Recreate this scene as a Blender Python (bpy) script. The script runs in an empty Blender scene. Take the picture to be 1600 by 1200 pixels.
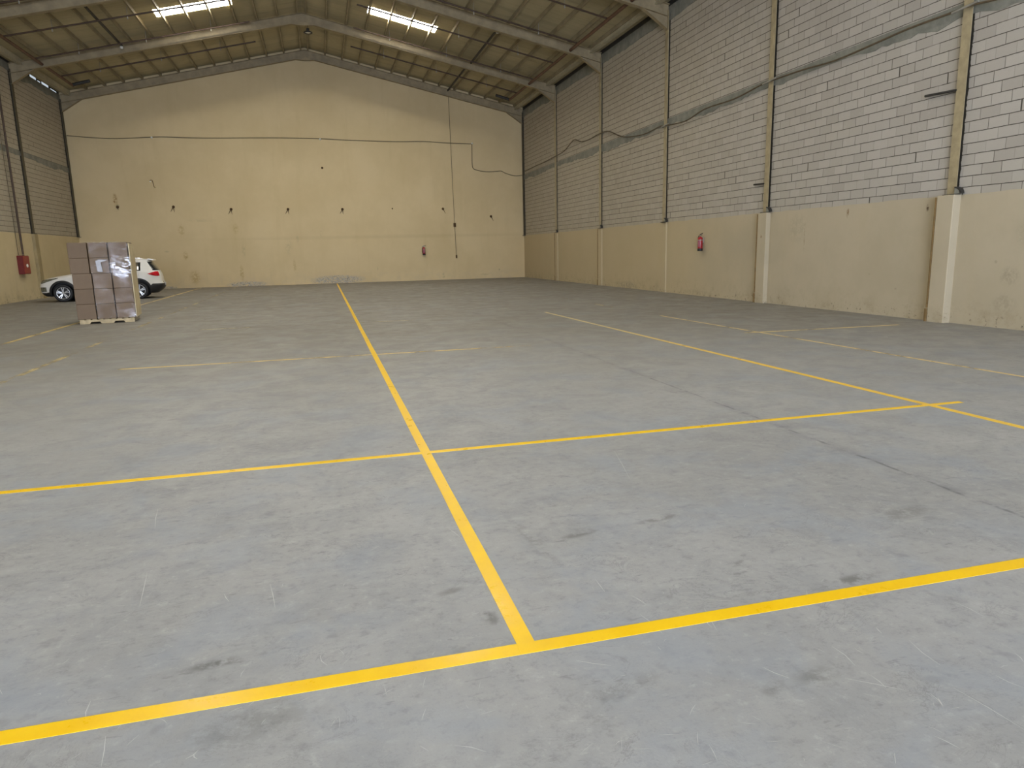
import bpy, math, random
from mathutils import Vector, Matrix
random.seed(7)
SC = bpy.context.scene
COL = SC.collection
PI = math.pi

# ------------------------------------------------------------------ camera
H = 1.6
FPX, YAW, PITCH, ROLL = 1095.35, 0.2602, 0.1880, -0.0225
fwd = Vector((math.sin(YAW)*math.cos(PITCH), math.cos(YAW)*math.cos(PITCH), -math.sin(PITCH)))
r0 = Vector((math.cos(YAW), -math.sin(YAW), 0)); u0 = r0.cross(fwd)
rt = math.cos(ROLL)*r0 + math.sin(ROLL)*u0
up = -math.sin(ROLL)*r0 + math.cos(ROLL)*u0
cam = bpy.data.cameras.new('camera'); co = bpy.data.objects.new('camera', cam); COL.objects.link(co)
cam.sensor_fit = 'HORIZONTAL'; cam.sensor_width = 36; cam.lens = 36*FPX/1600
cam.clip_start = .05; cam.clip_end = 300
m = Matrix((rt, up, -fwd)).transposed().to_4x4(); m.translation = (0, 0, H)
co.matrix_world = m
SC.camera = co

# ------------------------------------------------------------------ building dimensions (metres)
D = 41.42            # back wall
XR, XL = 11.99, -11.87
FRONT = -12.6        # wall behind the photographer
S = 5.985            # bay
Y0 = 41.27           # frame against back wall
SL = .222            # roof slope
def roofz(x): return 12.45 - SL*abs(x)
DADO_R, DADO_L = 2.47, 2.76

# ------------------------------------------------------------------ mesh helpers
class MB:
    def __init__(s): s.v = []; s.f = []; s.sm = []
    def add(s, vs, fs, smooth=False):
        n = len(s.v); s.v += [tuple(p) for p in vs]
        for f in fs: s.f.append(tuple(i+n for i in f)); s.sm.append(smooth)
        return s
    def hexa(s, p):      # p: 8 points, bottom 4 ccw then top 4
        return s.add(p, [(3,2,1,0),(4,5,6,7),(0,1,5,4),(1,2,6,5),(2,3,7,6),(3,0,4,7)])
    def box(s, x0, x1, y0, y1, z0, z1):
        return s.hexa([(x0,y0,z0),(x1,y0,z0),(x1,y1,z0),(x0,y1,z0),(x0,y0,z1),(x1,y0,z1),(x1,y1,z1),(x0,y1,z1)])
    def rbox(s, x0, x1, y0, y1, z0, z1, b):
        # box with chamfered edges
        vs = []; cs = []
        for sx in (0,1):
            for sy in (0,1):
                for sz in (0,1):
                    X = (x0,x1)[sx]; Y = (y0,y1)[sy]; Z = (z0,z1)[sz]
                    dx = b*(1-2*sx); dy = b*(1-2*sy); dz = b*(1-2*sz)
                    cs.append(len(vs)); vs += [(X,Y+dy,Z+dz),(X+dx,Y,Z+dz),(X+dx,Y+dy,Z)]
        I = lambda a,b_,c: cs[a*4+b_*2+c]
        fs = []
        for a in (0,1):
            q = [I(a,0,0),I(a,1,0),I(a,1,1),I(a,0,1)]; fs.append(q if a else q[::-1])
            q = [I(0,a,0)+1,I(0,a,1)+1,I(1,a,1)+1,I(1,a,0)+1]; fs.append(q if a else q[::-1])
            q = [I(0,0,a)+2,I(1,0,a)+2,I(1,1,a)+2,I(0,1,a)+2]; fs.append(q if a else q[::-1])
        for a in (0,1):
            for b_ in (0,1):
                fs.append([I(0,a,b_)+1,I(1,a,b_)+1,I(1,a,b_)+2,I(0,a,b_)+2])
                fs.append([I(a,0,b_),I(a,1,b_),I(a,1,b_)+2,I(a,0,b_)+2])
                fs.append([I(a,b_,0),I(a,b_,1),I(a,b_,1)+1,I(a,b_,0)+1])
        for c in cs: fs.append([c,c+1,c+2])
        return s.add(vs, fs)
    def prism(s, poly, axis, a0, a1):
        # poly in the two remaining axes, extruded along axis
        def mk(p, a):
            return {'x': (a,p[0],p[1]), 'y': (p[0],a,p[1]), 'z': (p[0],p[1],a)}[axis]
        n = len(poly)
        vs = [mk(p,a0) for p in poly]+[mk(p,a1) for p in poly]
        fs = [tuple(range(n))[::-1], tuple(range(n,2*n))]+[(i,(i+1)%n,(i+1)%n+n,i+n) for i in range(n)]
        return s.add(vs, fs)
    def tube(s, pts, r, seg=8, cap=True, smooth=True):
        pts = [Vector(p) for p in pts]; vs = []; fs = []
        n = len(pts); prev = None
        for i, p in enumerate(pts):
            t = (pts[min(i+1,n-1)]-pts[max(i-1,0)]).normalized()
            if prev is None:
                a = Vector((0,0,1)) if abs(t.z) < .9 else Vector((1,0,0))
                nn = t.cross(a).normalized()
            else:
                nn = (prev - t*prev.dot(t))
                nn = nn.normalized() if nn.length > 1e-6 else t.orthogonal().normalized()
            prev = nn; bb = t.cross(nn)
            rr = r[i] if isinstance(r, (list,tuple)) else r
            for k in range(seg):
                a = 2*PI*k/seg; vs.append(p + nn*math.cos(a)*rr + bb*math.sin(a)*rr)
        for i in range(n-1):
            for k in range(seg):
                fs.append((i*seg+k, i*seg+(k+1)%seg, (i+1)*seg+(k+1)%seg, (i+1)*seg+k))
        s.add(vs, fs, smooth)
        if cap:
            s.add(vs[:seg], [tuple(range(seg))[::-1]]); s.add(vs[-seg:], [tuple(range(seg))])
        return s
    def lathe(s, prof, c, axis='z', seg=24, smooth=True):
        # prof: (radius, height along axis)
        vs = []; fs = []
        for (r, h) in prof:
            for k in range(seg):
                a = 2*PI*k/seg; x, y = r*math.cos(a), r*math.sin(a)
                if axis == 'z': vs.append((c[0]+x, c[1]+y, c[2]+h))
                elif axis == 'y': vs.append((c[0]+x, c[1]+h, c[2]+y))
                else: vs.append((c[0]+h, c[1]+x, c[2]+y))
        for i in range(len(prof)-1):
            for k in range(seg):
                fs.append((i*seg+k, i*seg+(k+1)%seg, (i+1)*seg+(k+1)%seg, (i+1)*seg+k))
        return s.add(vs, fs, smooth)
    def build(s, name, mat, parent=None, loc=None, fix=True):
        me = bpy.data.meshes.new(name); me.from_pydata(s.v, [], s.f); me.update()
        for p, sm in zip(me.polygons, s.sm): p.use_smooth = sm
        if fix:
            import bmesh
            bm = bmesh.new(); bm.from_mesh(me); bmesh.ops.recalc_face_normals(bm, faces=bm.faces); bm.to_mesh(me); bm.free()
        o = bpy.data.objects.new(name, me); COL.objects.link(o)
        me.materials.append(mat)
        if parent: o.parent = parent
        if loc: o.location = loc
        return o
def tag(o, label, cat, group=None):
    o['label'] = label; o['category'] = cat
    if group: o['group'] = group
    return o
def struct(o, label=None):
    o['kind'] = 'structure'
    if label: o['label'] = label
    return o
def empty(name, loc=(0,0,0), rz=0):
    o = bpy.data.objects.new(name, None); COL.objects.link(o); o.location = loc; o.rotation_euler = (0,0,rz)
    o.empty_display_size = .2
    return o
def copy_tree(o, parent=None):
    c = o.copy(); COL.objects.link(c)
    if parent: c.parent = parent
    for ch in list(o.children): copy_tree(ch, c)
    return c

# ------------------------------------------------------------------ material helpers
class NT:
    def __init__(s, name):
        s.mat = bpy.data.materials.new(name); s.mat.use_nodes = True
        s.t = s.mat.node_tree; s.n = s.t.nodes; s.l = s.t.links
        s.bsdf = s.n['Principled BSDF']; s.out = s.n['Material Output']
        s._pos = None
    def new(s, t, **kw):
        n = s.n.new(t)
        for k, v in kw.items(): setattr(n, k, v)
        return n
    def put(s, sock, v):
        if isinstance(v, bpy.types.NodeSocket): s.l.new(v, sock)
        elif v is not None:
            if sock.type == 'RGBA' and len(v) == 3: v = (*v, 1)
            sock.default_value = v
    def pos(s):
        if s._pos is None: s._pos = s.new('ShaderNodeTexCoord').outputs['Object']
        return s._pos
    def xyz(s):
        n = s.new('ShaderNodeSeparateXYZ'); s.l.new(s.pos(), n.inputs[0]); return n.outputs
    def math(s, op, a, b=None, c=None, clamp=False):
        n = s.new('ShaderNodeMath', operation=op, use_clamp=clamp)
        for i, v in enumerate((a,b,c)):
            if v is not None: s.put(n.inputs[i], v)
        return n.outputs[0]
    def comb(s, x, y, z=0.):
        n = s.new('ShaderNodeCombineXYZ')
        for i, v in enumerate((x,y,z)): s.put(n.inputs[i], v)
        return n.outputs[0]
    def noise(s, scale, detail=4, rough=.6, vec=None, stretch=None, dist=0.):
        n = s.new('ShaderNodeTexNoise')
        v = vec or s.pos()
        if stretch:
            mp = s.new('ShaderNodeMapping'); s.l.new(v, mp.inputs[0]); mp.inputs['Scale'].default_value = stretch
            v = mp.outputs[0]
        s.l.new(v, n.inputs['Vector'])
        n.inputs['Scale'].default_value = scale; n.inputs['Detail'].default_value = detail
        n.inputs['Roughness'].default_value = rough; n.inputs['Distortion'].default_value = dist
        return n.outputs['Fac']
    def white(s, vec):
        n = s.new('ShaderNodeTexWhiteNoise'); n.noise_dimensions = '3D'; s.l.new(vec, n.inputs['Vector']); return n.outputs['Value']
    def ramp(s, fac, a, b, lo=0., hi=1.):
        n = s.new('ShaderNodeMapRange'); n.clamp = True; n.interpolation_type = 'SMOOTHSTEP'
        s.put(n.inputs['Value'], fac)
        n.inputs['From Min'].default_value = a; n.inputs['From Max'].default_value = b
        n.inputs['To Min'].default_value = lo; n.inputs['To Max'].default_value = hi
        return n.outputs['Result']
    def mix(s, fac, a, b, mode='MIX'):
        n = s.new('ShaderNodeMix', data_type='RGBA', blend_type=mode)
        s.put(n.inputs[0], fac); s.put(n.inputs[6], a); s.put(n.inputs[7], b)
        return n.outputs[2]
    def ell(s, u, v, cu, cv, ru, rv, ang=0., soft=.5):
        # soft elliptical mask
        a = s.math('SUBTRACT', u, cu); b = s.math('SUBTRACT', v, cv)
        if ang:
            ca, sa = math.cos(ang), math.sin(ang)
            a, b = (s.math('ADD', s.math('MULTIPLY', a, ca), s.math('MULTIPLY', b, sa)),
                    s.math('SUBTRACT', s.math('MULTIPLY', b, ca), s.math('MULTIPLY', a, sa)))
        a = s.math('DIVIDE', a, ru); b = s.math('DIVIDE', b, rv)
        d = s.math('SQRT', s.math('ADD', s.math('MULTIPLY', a, a), s.math('MULTIPLY', b, b)))
        return s.ramp(d, 1-soft, 1., 1., 0.)
    def bump(s, h, strength=.3, dist=.01):
        n = s.new('ShaderNodeBump'); s.put(n.inputs['Height'], h)
        n.inputs['Strength'].default_value = strength; n.inputs['Distance'].default_value = dist
        s.l.new(n.outputs[0], s.bsdf.inputs['Normal'])
    def set(s, col=None, rough=None, metal=None, spec=None, **kw):
        b = s.bsdf.inputs
        if col is not None: s.put(b['Base Color'], col)
        if rough is not None: s.put(b['Roughness'], rough)
        if metal is not None: s.put(b['Metallic'], metal)
        if spec is not None: s.put(b['Specular IOR Level'], spec)
        for k, v in kw.items(): s.put(b[k.replace('_',' ')], v)
        return s.mat
def varied(name, col, rough=.6, metal=0., amt=.12, scale=6., spec=.4):
    t = NT(name); n = t.noise(scale, 5)
    dark = tuple(c*(1-amt) for c in col); lite = tuple(min(1,c*(1+amt)) for c in col)
    return t.set(t.mix(t.ramp(n,.3,.7), dark, lite), rough, metal, spec)

# ---- concrete floor
def mat_floor():
    t = NT('concrete_floor'); X, Y, Z = t.xyz()
    big = t.noise(.35, 5, .62); mid = t.noise(2.2, 6, .68, dist=.6); fine = t.noise(14, 6, .75); gr = t.noise(90, 3, .7)
    str_ = t.noise(3.0, 6, .7, stretch=(.5, 2.4, 1), dist=.8)
    c = t.mix(t.ramp(big,.3,.7), (.300,.299,.301), (.375,.375,.380))
    c = t.mix(t.ramp(mid,.42,.72,0,.42), c, (.235,.243,.262))
    c = t.mix(t.ramp(str_,.50,.76,0,.28), c, (.455,.46,.455))
    c = t.mix(t.ramp(fine,.50,.72,0,.60), c, (.20,.203,.21))
    c = t.mix(t.ramp(fine,.30,.46,.36,0), c, (.50,.50,.50))
    c = t.mix(t.ramp(gr,.55,.75,0,.38), c, (.20,.20,.205))
    # small dark spots
    sp = t.noise(5.5, 3, .5); c = t.mix(t.ramp(sp,.645,.74,0,.45), c, (.19,.195,.205))
    # pits, elongated across the floor as the trowel left them
    pit = t.noise(11, 5, .7, stretch=(.5,1.7,1)); c = t.mix(t.ramp(pit,.60,.70,0,.50), c, (.16,.16,.165))
    blu = t.noise(1.3, 4, .6, dist=.4); c = t.mix(t.ramp(blu,.46,.68,0,.45), c, (.285,.315,.37))
    # wandering veins where the slab was floated
    ve = t.math('ABSOLUTE', t.math('SUBTRACT', t.noise(2.6,7,.72,stretch=(.8,1.3,1),dist=1.0), .5))
    c = t.mix(t.math('MULTIPLY', t.ramp(ve,.0,.012,.55,0), t.ramp(t.noise(1.7,3),.45,.62)), c, (.20,.20,.205))
    # sawn joint along the hall
    wob = t.math('MULTIPLY', t.math('SUBTRACT', t.noise(3,4), .5), .05)
    d = t.math('ABSOLUTE', t.math('SUBTRACT', t.math('ADD', X, wob), 3.88))
    jt = t.math('MULTIPLY', t.ramp(d,.004,.022,.7,0), t.ramp(t.noise(4.5,4,.7),.42,.62))
    halo = t.math('MULTIPLY', t.ramp(d,.0,.11,.65,0), t.ramp(t.noise(2.2,4,.7),.40,.65))
    c = t.mix(halo, c, (.20,.205,.22)); c = t.mix(jt, c, (.10,.105,.115))
    # hairline cracks
    vo = t.new('ShaderNodeTexVoronoi', feature='DISTANCE_TO_EDGE')
    nv = t.new('ShaderNodeVectorMath', operation='ADD'); t.l.new(t.pos(), nv.inputs[0])
    cn = t.new('ShaderNodeTexNoise'); cn.inputs['Scale'].default_value = 2.5; cn.inputs['Detail'].default_value = 6; t.l.new(t.pos(), cn.inputs['Vector'])
    t.l.new(cn.outputs['Color'], nv.inputs[1]); t.l.new(nv.outputs[0], vo.inputs['Vector']); vo.inputs['Scale'].default_value = .45
    ck = t.math('MULTIPLY', t.ramp(vo.outputs['Distance'],.0,.0028,1,0), t.ramp(t.noise(.9,3),.52,.62))
    c = t.mix(t.math('MULTIPLY', ck, .30), c, (.15,.15,.155))
    # damp and oil marks
    n1 = t.ramp(t.noise(9,5,.7),.40,.56)
    for (cx,cy,rx,ry,a,k) in [(-.52,2.78,.16,.045,.12,.75),(1.32,3.55,.20,.05,.25,.6),(1.86,3.62,.22,.045,.15,.6),(2.0,2.95,.12,.04,.2,.6),
                              (.62,2.80,.05,.11,.3,.7),(.50,3.10,.10,.04,.3,.5),(2.35,2.62,.28,.06,.15,.7),(1.05,3.55,.05,.5,.12,.4),
                              (-.35,2.35,.35,.12,.1,.35),(3.3,3.25,.3,.1,.2,.45),(1.7,2.02,.14,.07,.1,.5),(1.5,2.0,.1,.04,.5,.5),(.95,2.15,.3,.07,.3,.3)]:
        e = t.math('MULTIPLY', t.math('MULTIPLY', t.ell(X,Y,cx,cy,rx,ry,a,.8), n1), k)
        c = t.mix(e, c, (.125,.125,.118))
    # long worn traffic tracks
    for (cx,cy,rx,ry,k) in [(2.6,30,3.5,10,.30),(-6.5,22,2.2,6,.25)]:
        e = t.math('MULTIPLY', t.math('MULTIPLY', t.ell(X,Y,cx,cy,rx,ry,0,.9), t.ramp(str_,.35,.65)), k)
        c = t.mix(e, c, (.26,.255,.25))
    # patchy brown dirt, darkened further back to paint in the dimmer light
    dirt_dim = t.math('MULTIPLY', t.ramp(t.math('ADD', Y, t.math('MULTIPLY', big, 8.)), 8., 20., 0., .80), t.ramp(t.noise(.8,5,.7),.25,.6,.5,1))
    c = t.mix(dirt_dim, c, (.205,.187,.153))
    rough = t.ramp(mid,.25,.75,.42,.68)
    t.bump(t.math('ADD', t.math('MULTIPLY', fine, .5), t.math('MULTIPLY', gr, .3)), .25, .006)
    return t.set(c, rough, 0, .24)

# ---- cream paint on plaster (back wall)
CREAM = (.60,.48,.27)
def mat_back():
    t = NT('cream_plaster'); X, Y, Z = t.xyz()
    n = t.noise(.5, 5, .6); f = t.noise(6, 5, .7); ver = t.noise(1.2, 5, .6, stretch=(1.5,1,.18))
    c = t.mix(t.ramp(n,.3,.7), (.595,.472,.272), (.65,.522,.312))
    c = t.mix(t.ramp(ver,.5,.75,0,.22), c, (.50,.385,.20))
    c = t.mix(t.ramp(f,.62,.8,0,.25), c, (.44,.34,.18))
    # horizontal pour line and dust near the floor
    c = t.mix(t.math('MULTIPLY', t.ell(X,Z,4,2.55,14,.16,0,.9), .22), c, (.42,.33,.18))
    c = t.mix(t.math('MULTIPLY', t.ramp(Z,.0,.9,.4,0), t.ramp(t.noise(3,5,.7),.4,.65)), c, (.50,.42,.30))
    nn = t.ramp(t.noise(8,5,.7),.38,.6)
    # rust and damp stains: x, z, rx, rz, colour, strength
    R1, R2, G1 = (.26,.13,.03), (.33,.21,.07), (.30,.27,.17)
    for (cx,cz,rx,rz,k,col) in [(-9.98,4.62,.16,.42,1.,R1),(-9.9,4.27,.12,.2,.9,G1),(-6.98,3.05,.22,.42,.5,R2),(-4.25,3.1,.2,.4,.35,R2),
                                (-6.9,1.72,.17,.3,.75,R2),(-6.55,.55,.38,.5,.55,R2),(-4.15,.7,.14,.55,.7,R2),(-3.95,1.9,.14,.5,.35,G1),
                                (-1.35,1.05,.12,.5,.4,R2),(-1.1,2.5,.12,.3,.3,G1),(.2,2.75,.1,.25,.3,G1),(7.0,.25,.14,.2,.8,G1),(7.6,.4,.08,.1,.6,G1),
                                (9.5,.25,.4,.08,.5,G1),(10.4,.5,.06,.1,.7,G1),(-5.9,3.55,.9,.12,.25,G1),(-1.6,2.05,.3,.6,.22,G1),(-7.8,1.95,.2,.07,.4,G1),(3.2,.75,.04,.12,.7,G1)]:
        c = t.mix(t.math('MULTIPLY', t.math('MULTIPLY', t.ell(X,Z,cx,cz,rx,rz,0,.8), nn), k), c, col)
    # peeled skirting patches
    pn = t.ramp(t.noise(7,6,.75, stretch=(1,1,2.2)),.42,.53)
    pd = t.ramp(t.noise(22,4,.7),.5,.65)
    pm = None
    for (cx,cz,rx,rz) in [(-3.9,.09,1.25,.20),(.95,.20,1.75,.30),(-7.9,.05,.5,.08)]:
        e = t.ell(X,Z,cx,cz,rx,rz,0,.45); pm = e if pm is None else t.math('MAXIMUM', pm, e)
    pm = t.math('MULTIPLY', pm, pn)
    c = t.mix(pm, c, t.mix(pd, (.43,.40,.35), (.11,.095,.08)))
    t.bump(t.math('ADD', f, t.math('MULTIPLY', pm, -2.)), .15, .01)
    return t.set(c, .75, 0, .25)
# ---- cream dado of the side walls
def mat_dado(left=False):
    t = NT('cream_dado_plaster'); X, Y, Z = t.xyz()
    n = t.noise(.7, 5, .6); f = t.noise(7, 5, .7); ver = t.noise(1.6, 5, .6, stretch=(1,1.4,.25))
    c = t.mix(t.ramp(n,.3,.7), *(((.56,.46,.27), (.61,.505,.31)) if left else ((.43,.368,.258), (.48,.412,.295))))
    c = t.mix(t.ramp(ver,.5,.75,0,.22), c, (.42,.345,.22))
    c = t.mix(t.ramp(f,.62,.8,0,.2), c, (.42,.34,.20))
    if not left: c = t.mix(t.ramp(t.math('ADD', Y, t.math('MULTIPLY', n, 6.)), 19., 27., 0., .6), c, (.50,.395,.22))     # yellow tint put in for the warmer light at the far end
    st = t.math('MULTIPLY', t.ramp(Z,.0,.75,1,0), t.ramp(t.noise(2.6,6,.75),.46,.66))
    c = t.mix(t.math('MULTIPLY', st, .5), c, (.33,.27,.17))
    ch = t.math('MULTIPLY', t.ramp(Z,.02,.34,1,0), t.ramp(t.noise(9,4,.7),.60,.66))
    c = t.mix(ch, c, (.12,.10,.07))
    nn = t.ramp(t.noise(8,5,.7),.38,.6)
    R1, G1 = (.20,.11,.04), (.30,.26,.18)
    for (cy,cz,ry,rz,k,col) in [(14.2,2.3,.05,.16,1.,R1),(11.93,2.28,.05,.11,1.,(.1,.07,.04)),(10.0,.95,.25,.22,.6,G1),(10.05,.45,.3,.25,.5,G1),(10.3,1.2,.05,.04,.8,G1),
                                (9.7,1.7,.35,.3,.35,G1),(13.4,.9,.05,.03,.9,G1),(12.6,.6,.05,.03,.9,G1),(16.0,2.0,.45,.5,.3,G1),(15.7,1.8,.03,.5,.4,R1),
                                (26.5,.05,1.2,.3,.9,G1),(21,.1,1.1,.12,.5,G1),(17.36,1.83,.04,.05,1,R1)]:
        c = t.mix(t.math('MULTIPLY', t.math('MULTIPLY', t.ell(Y,Z,cy,cz,ry,rz,0,.7), nn), k), c, col)
    t.bump(f, .12, .01)
    return t.set(c, .7, 0, .3)
# ---- unplastered concrete blockwork
def mat_block(left=False):
    t = NT('concrete_blockwork'); X, Y, Z = t.xyz()
    wob = t.math('MULTIPLY', t.math('SUBTRACT', t.noise(1.3,4), .5), .014)
    wob2 = t.math('MULTIPLY', t.math('SUBTRACT', t.noise(9,3), .5), .012)
    v = t.math('DIVIDE', t.math('SUBTRACT', t.math('ADD', Z, t.math('ADD', wob, wob2)), 2.40), .2)
    row = t.math('FLOOR', v)
    par = t.math('MULTIPLY', t.math('MODULO', row, 2.), .5)
    jr = t.math('MULTIPLY', t.white(t.comb(row, 3.3)), .16)
    u = t.math('ADD', t.math('DIVIDE', t.math('ADD', Y, wob2), .4), t.math('ADD', par, jr))
    colm = t.math('FLOOR', u)
    fv = t.math('FRACT', v); fu = t.math('FRACT', u)
    dh = t.math('MULTIPLY', t.math('MINIMUM', fv, t.math('SUBTRACT', 1., fv)), .2)
    dv = t.math('MULTIPLY', t.math('MINIMUM', fu, t.math('SUBTRACT', 1., fu)), .4)
    id_ = t.comb(colm, row, 1.7)
    rnd = t.white(id_); rnd2 = t.white(t.comb(t.math('FLOOR', t.math('ADD', u, .5)), row, 5.1))
    gap = t.noise(1.8, 4, .7)
    # joint widths vary: bed joints open, perpends partly filled
    bed = t.math('MULTIPLY', t.ramp(dh,.0045,.0095,1,0), t.ramp(gap,.30,.46,.45,1))
    perp = t.math('MULTIPLY', t.ramp(dv,.0025,.007,1,0), t.ramp(rnd2,.15,.95,.22,1.))
    wide = t.math('MULTIPLY', t.ramp(dv,.008,.018,1,0), t.ramp(rnd2,.968,.972))
    jt = t.math('MAXIMUM', t.math('MAXIMUM', bed, perp), wide)
    c = t.mix(rnd, (.395,.36,.315), (.465,.43,.38))
    c = t.mix(t.ramp(t.noise(.45,4),.4,.7,0,.3), c, (.43,.40,.33))
    c = t.mix(t.ramp(t.noise(10,5,.7),.5,.8,0,.25), c, (.36,.33,.28))
    c = t.mix(t.math('MULTIPLY', t.ramp(t.noise(2.2,5,.7),.55,.75), .2), c, (.58,.56,.52))
    # warm light at the back and left put into the block colour
    warm_tint = .55 if left else t.math('MULTIPLY', t.ramp(t.math('ADD', Y, t.math('MULTIPLY', gap, 6.)), 16., 30., 0., .45), 1.)
    c = t.mix(warm_tint, c, (.42,.355,.235))
    c = t.mix(jt, c, (.085,.075,.06))
    # open slot beside every steel column
    a = t.math('ABSOLUTE', t.math('SUBTRACT', t.math('MODULO', t.math('SUBTRACT', Y0+S*1.5, Y), S), S*.5))
    sl = t.ramp(t.math('ADD', a, t.math('MULTIPLY', wob2, 5.)),.088,.100,1,0)
    c = t.mix(sl, c, (.05,.045,.035))
    t.bump(t.math('SUBTRACT', t.math('MULTIPLY', t.noise(18,4,.7), .25), jt), .5, .012)
    return t.set(c, .9, 0, .15)
def mat_beam_conc():
    t = NT('raw_concrete'); n = t.noise(2.5,6,.7); f = t.noise(14,5,.7)
    c = t.mix(t.ramp(n,.35,.7), (.20,.20,.168), (.285,.28,.235)); c = t.mix(t.ramp(f,.5,.75,0,.4), c, (.19,.185,.15))
    t.bump(f,.3,.01); return t.set(c,.9,0,.15)
def mat_ceiling():
    t = NT('roof_insulation_blanket'); X, Y, Z = t.xyz()
    n = t.noise(.5,5,.6); st = t.noise(1.0,5,.65, stretch=(.35,3.2,.35)); f = t.noise(9,4,.7)
    c = t.mix(t.ramp(n,.3,.7), (.415,.36,.215), (.49,.425,.26))
    c = t.mix(t.ramp(st,.45,.72,0,.45), c, (.27,.235,.15))
    c = t.mix(t.ramp(f,.55,.8,0,.2), c, (.30,.26,.17))
    seam = t.math('ABSOLUTE', t.math('SUBTRACT', t.math('FRACT', t.math('DIVIDE', Y, 1.2)), .5))
    c = t.mix(t.ramp(seam,.0,.03,.35,0), c, (.25,.22,.14))
    t.bump(t.math('ADD', st, t.math('MULTIPLY', f,.2)),.5,.05)
    return t.set(c,.6,0,.35)
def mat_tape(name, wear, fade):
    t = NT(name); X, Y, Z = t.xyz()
    if fade == 'far': fade = t.ramp(Y, 7., 15., .15, .85)  # tape fades paler towards the far end
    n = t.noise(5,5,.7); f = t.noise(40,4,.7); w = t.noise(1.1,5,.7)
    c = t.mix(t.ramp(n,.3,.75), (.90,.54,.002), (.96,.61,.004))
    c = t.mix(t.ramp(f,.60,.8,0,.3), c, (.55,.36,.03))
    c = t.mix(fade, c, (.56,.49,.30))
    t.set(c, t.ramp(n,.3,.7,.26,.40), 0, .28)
    t.bump(t.noise(9,3,.5),.12,.004)
    if wear:
        tr = t.new('ShaderNodeBsdfTransparent'); mx = t.new('ShaderNodeMixShader')
        k = t.math('MAXIMUM', t.ramp(w,.50-wear*.35,.68-wear*.3), t.math('MULTIPLY', t.ramp(f,.45,.6), wear))
        t.l.new(k, mx.inputs[0]); t.l.new(t.bsdf.outputs[0], mx.inputs[1]); t.l.new(tr.outputs[0], mx.inputs[2]); t.l.new(mx.outputs[0], t.out.inputs['Surface'])
    return t.mat
def mat_film():
    t = NT('stretch_film'); n = t.noise(6,5,.7, stretch=(1,1,2.2), dist=1.2); n2 = t.noise(26,4,.7, stretch=(.5,.5,2))
    t.set((.85,.83,.85), .16, 0, .6); t.bump(t.math('ADD', n, t.math('MULTIPLY', n2,.2)), .35, .03)
    gl = t.new('ShaderNodeBsdfGlossy'); gl.inputs['Roughness'].default_value = .10; gl.inputs['Color'].default_value = (.95,.95,1,1)
    bn = [x for x in t.n if x.type == 'BUMP'][0]; t.l.new(bn.outputs[0], gl.inputs['Normal'])
    tr = t.new('ShaderNodeBsdfTransparent'); mx = t.new('ShaderNodeMixShader')
    df = t.new('ShaderNodeBsdfDiffuse'); df.inputs['Color'].default_value = (.7,.66,.66,1); t.l.new(bn.outputs[0], df.inputs['Normal'])
    m2 = t.new('ShaderNodeMixShader'); t.put(m2.inputs[0], t.ramp(n,.55,.75,.0,.18)); t.l.new(gl.outputs[0], m2.inputs[1]); t.l.new(df.outputs[0], m2.inputs[2])
    X, Y, Z = t.xyz()
    glint_zone = t.math('MAXIMUM', t.ell(X,Z,.50,1.48,.55,.62,.3,.8), t.ell(X,Z,.62,.30,.22,.22,0,.8))     # film made glossier here to paint in the glints
    big = t.noise(2.6,3,.6,stretch=(1,1,1.6))
    k = t.math('MULTIPLY', t.ramp(big,.40,.66,.12,1.), t.math('ADD', t.math('MULTIPLY', glint_zone, .30), .030))
    t.put(mx.inputs[0], k); t.l.new(tr.outputs[0], mx.inputs[1]); t.l.new(m2.outputs[0], mx.inputs[2])
    t.l.new(mx.outputs[0], t.out.inputs['Surface']); return t.mat
def mat_carton():
    t = NT('brown_cardboard'); n = t.noise(4,5,.6); f = t.noise(30,4,.7, stretch=(1,1,.2))
    oi = t.new('ShaderNodeObjectInfo').outputs['Random']
    c = t.mix(oi, (.158,.108,.068), (.195,.136,.088)); c = t.mix(t.ramp(n,.4,.75,0,.3), c, (.13,.085,.055)); c = t.mix(t.ramp(f,.5,.8,0,.2), c, (.12,.08,.05))
    return t.set(c,.65,0,.3)
def mat_glow(name, col, k):
    t = NT(name); t.set((.8,.8,.75), .5)
    t.put(t.bsdf.inputs['Emission Color'], (*col,1)); t.bsdf.inputs['Emission Strength'].default_value = k
    return t.mat

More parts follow.
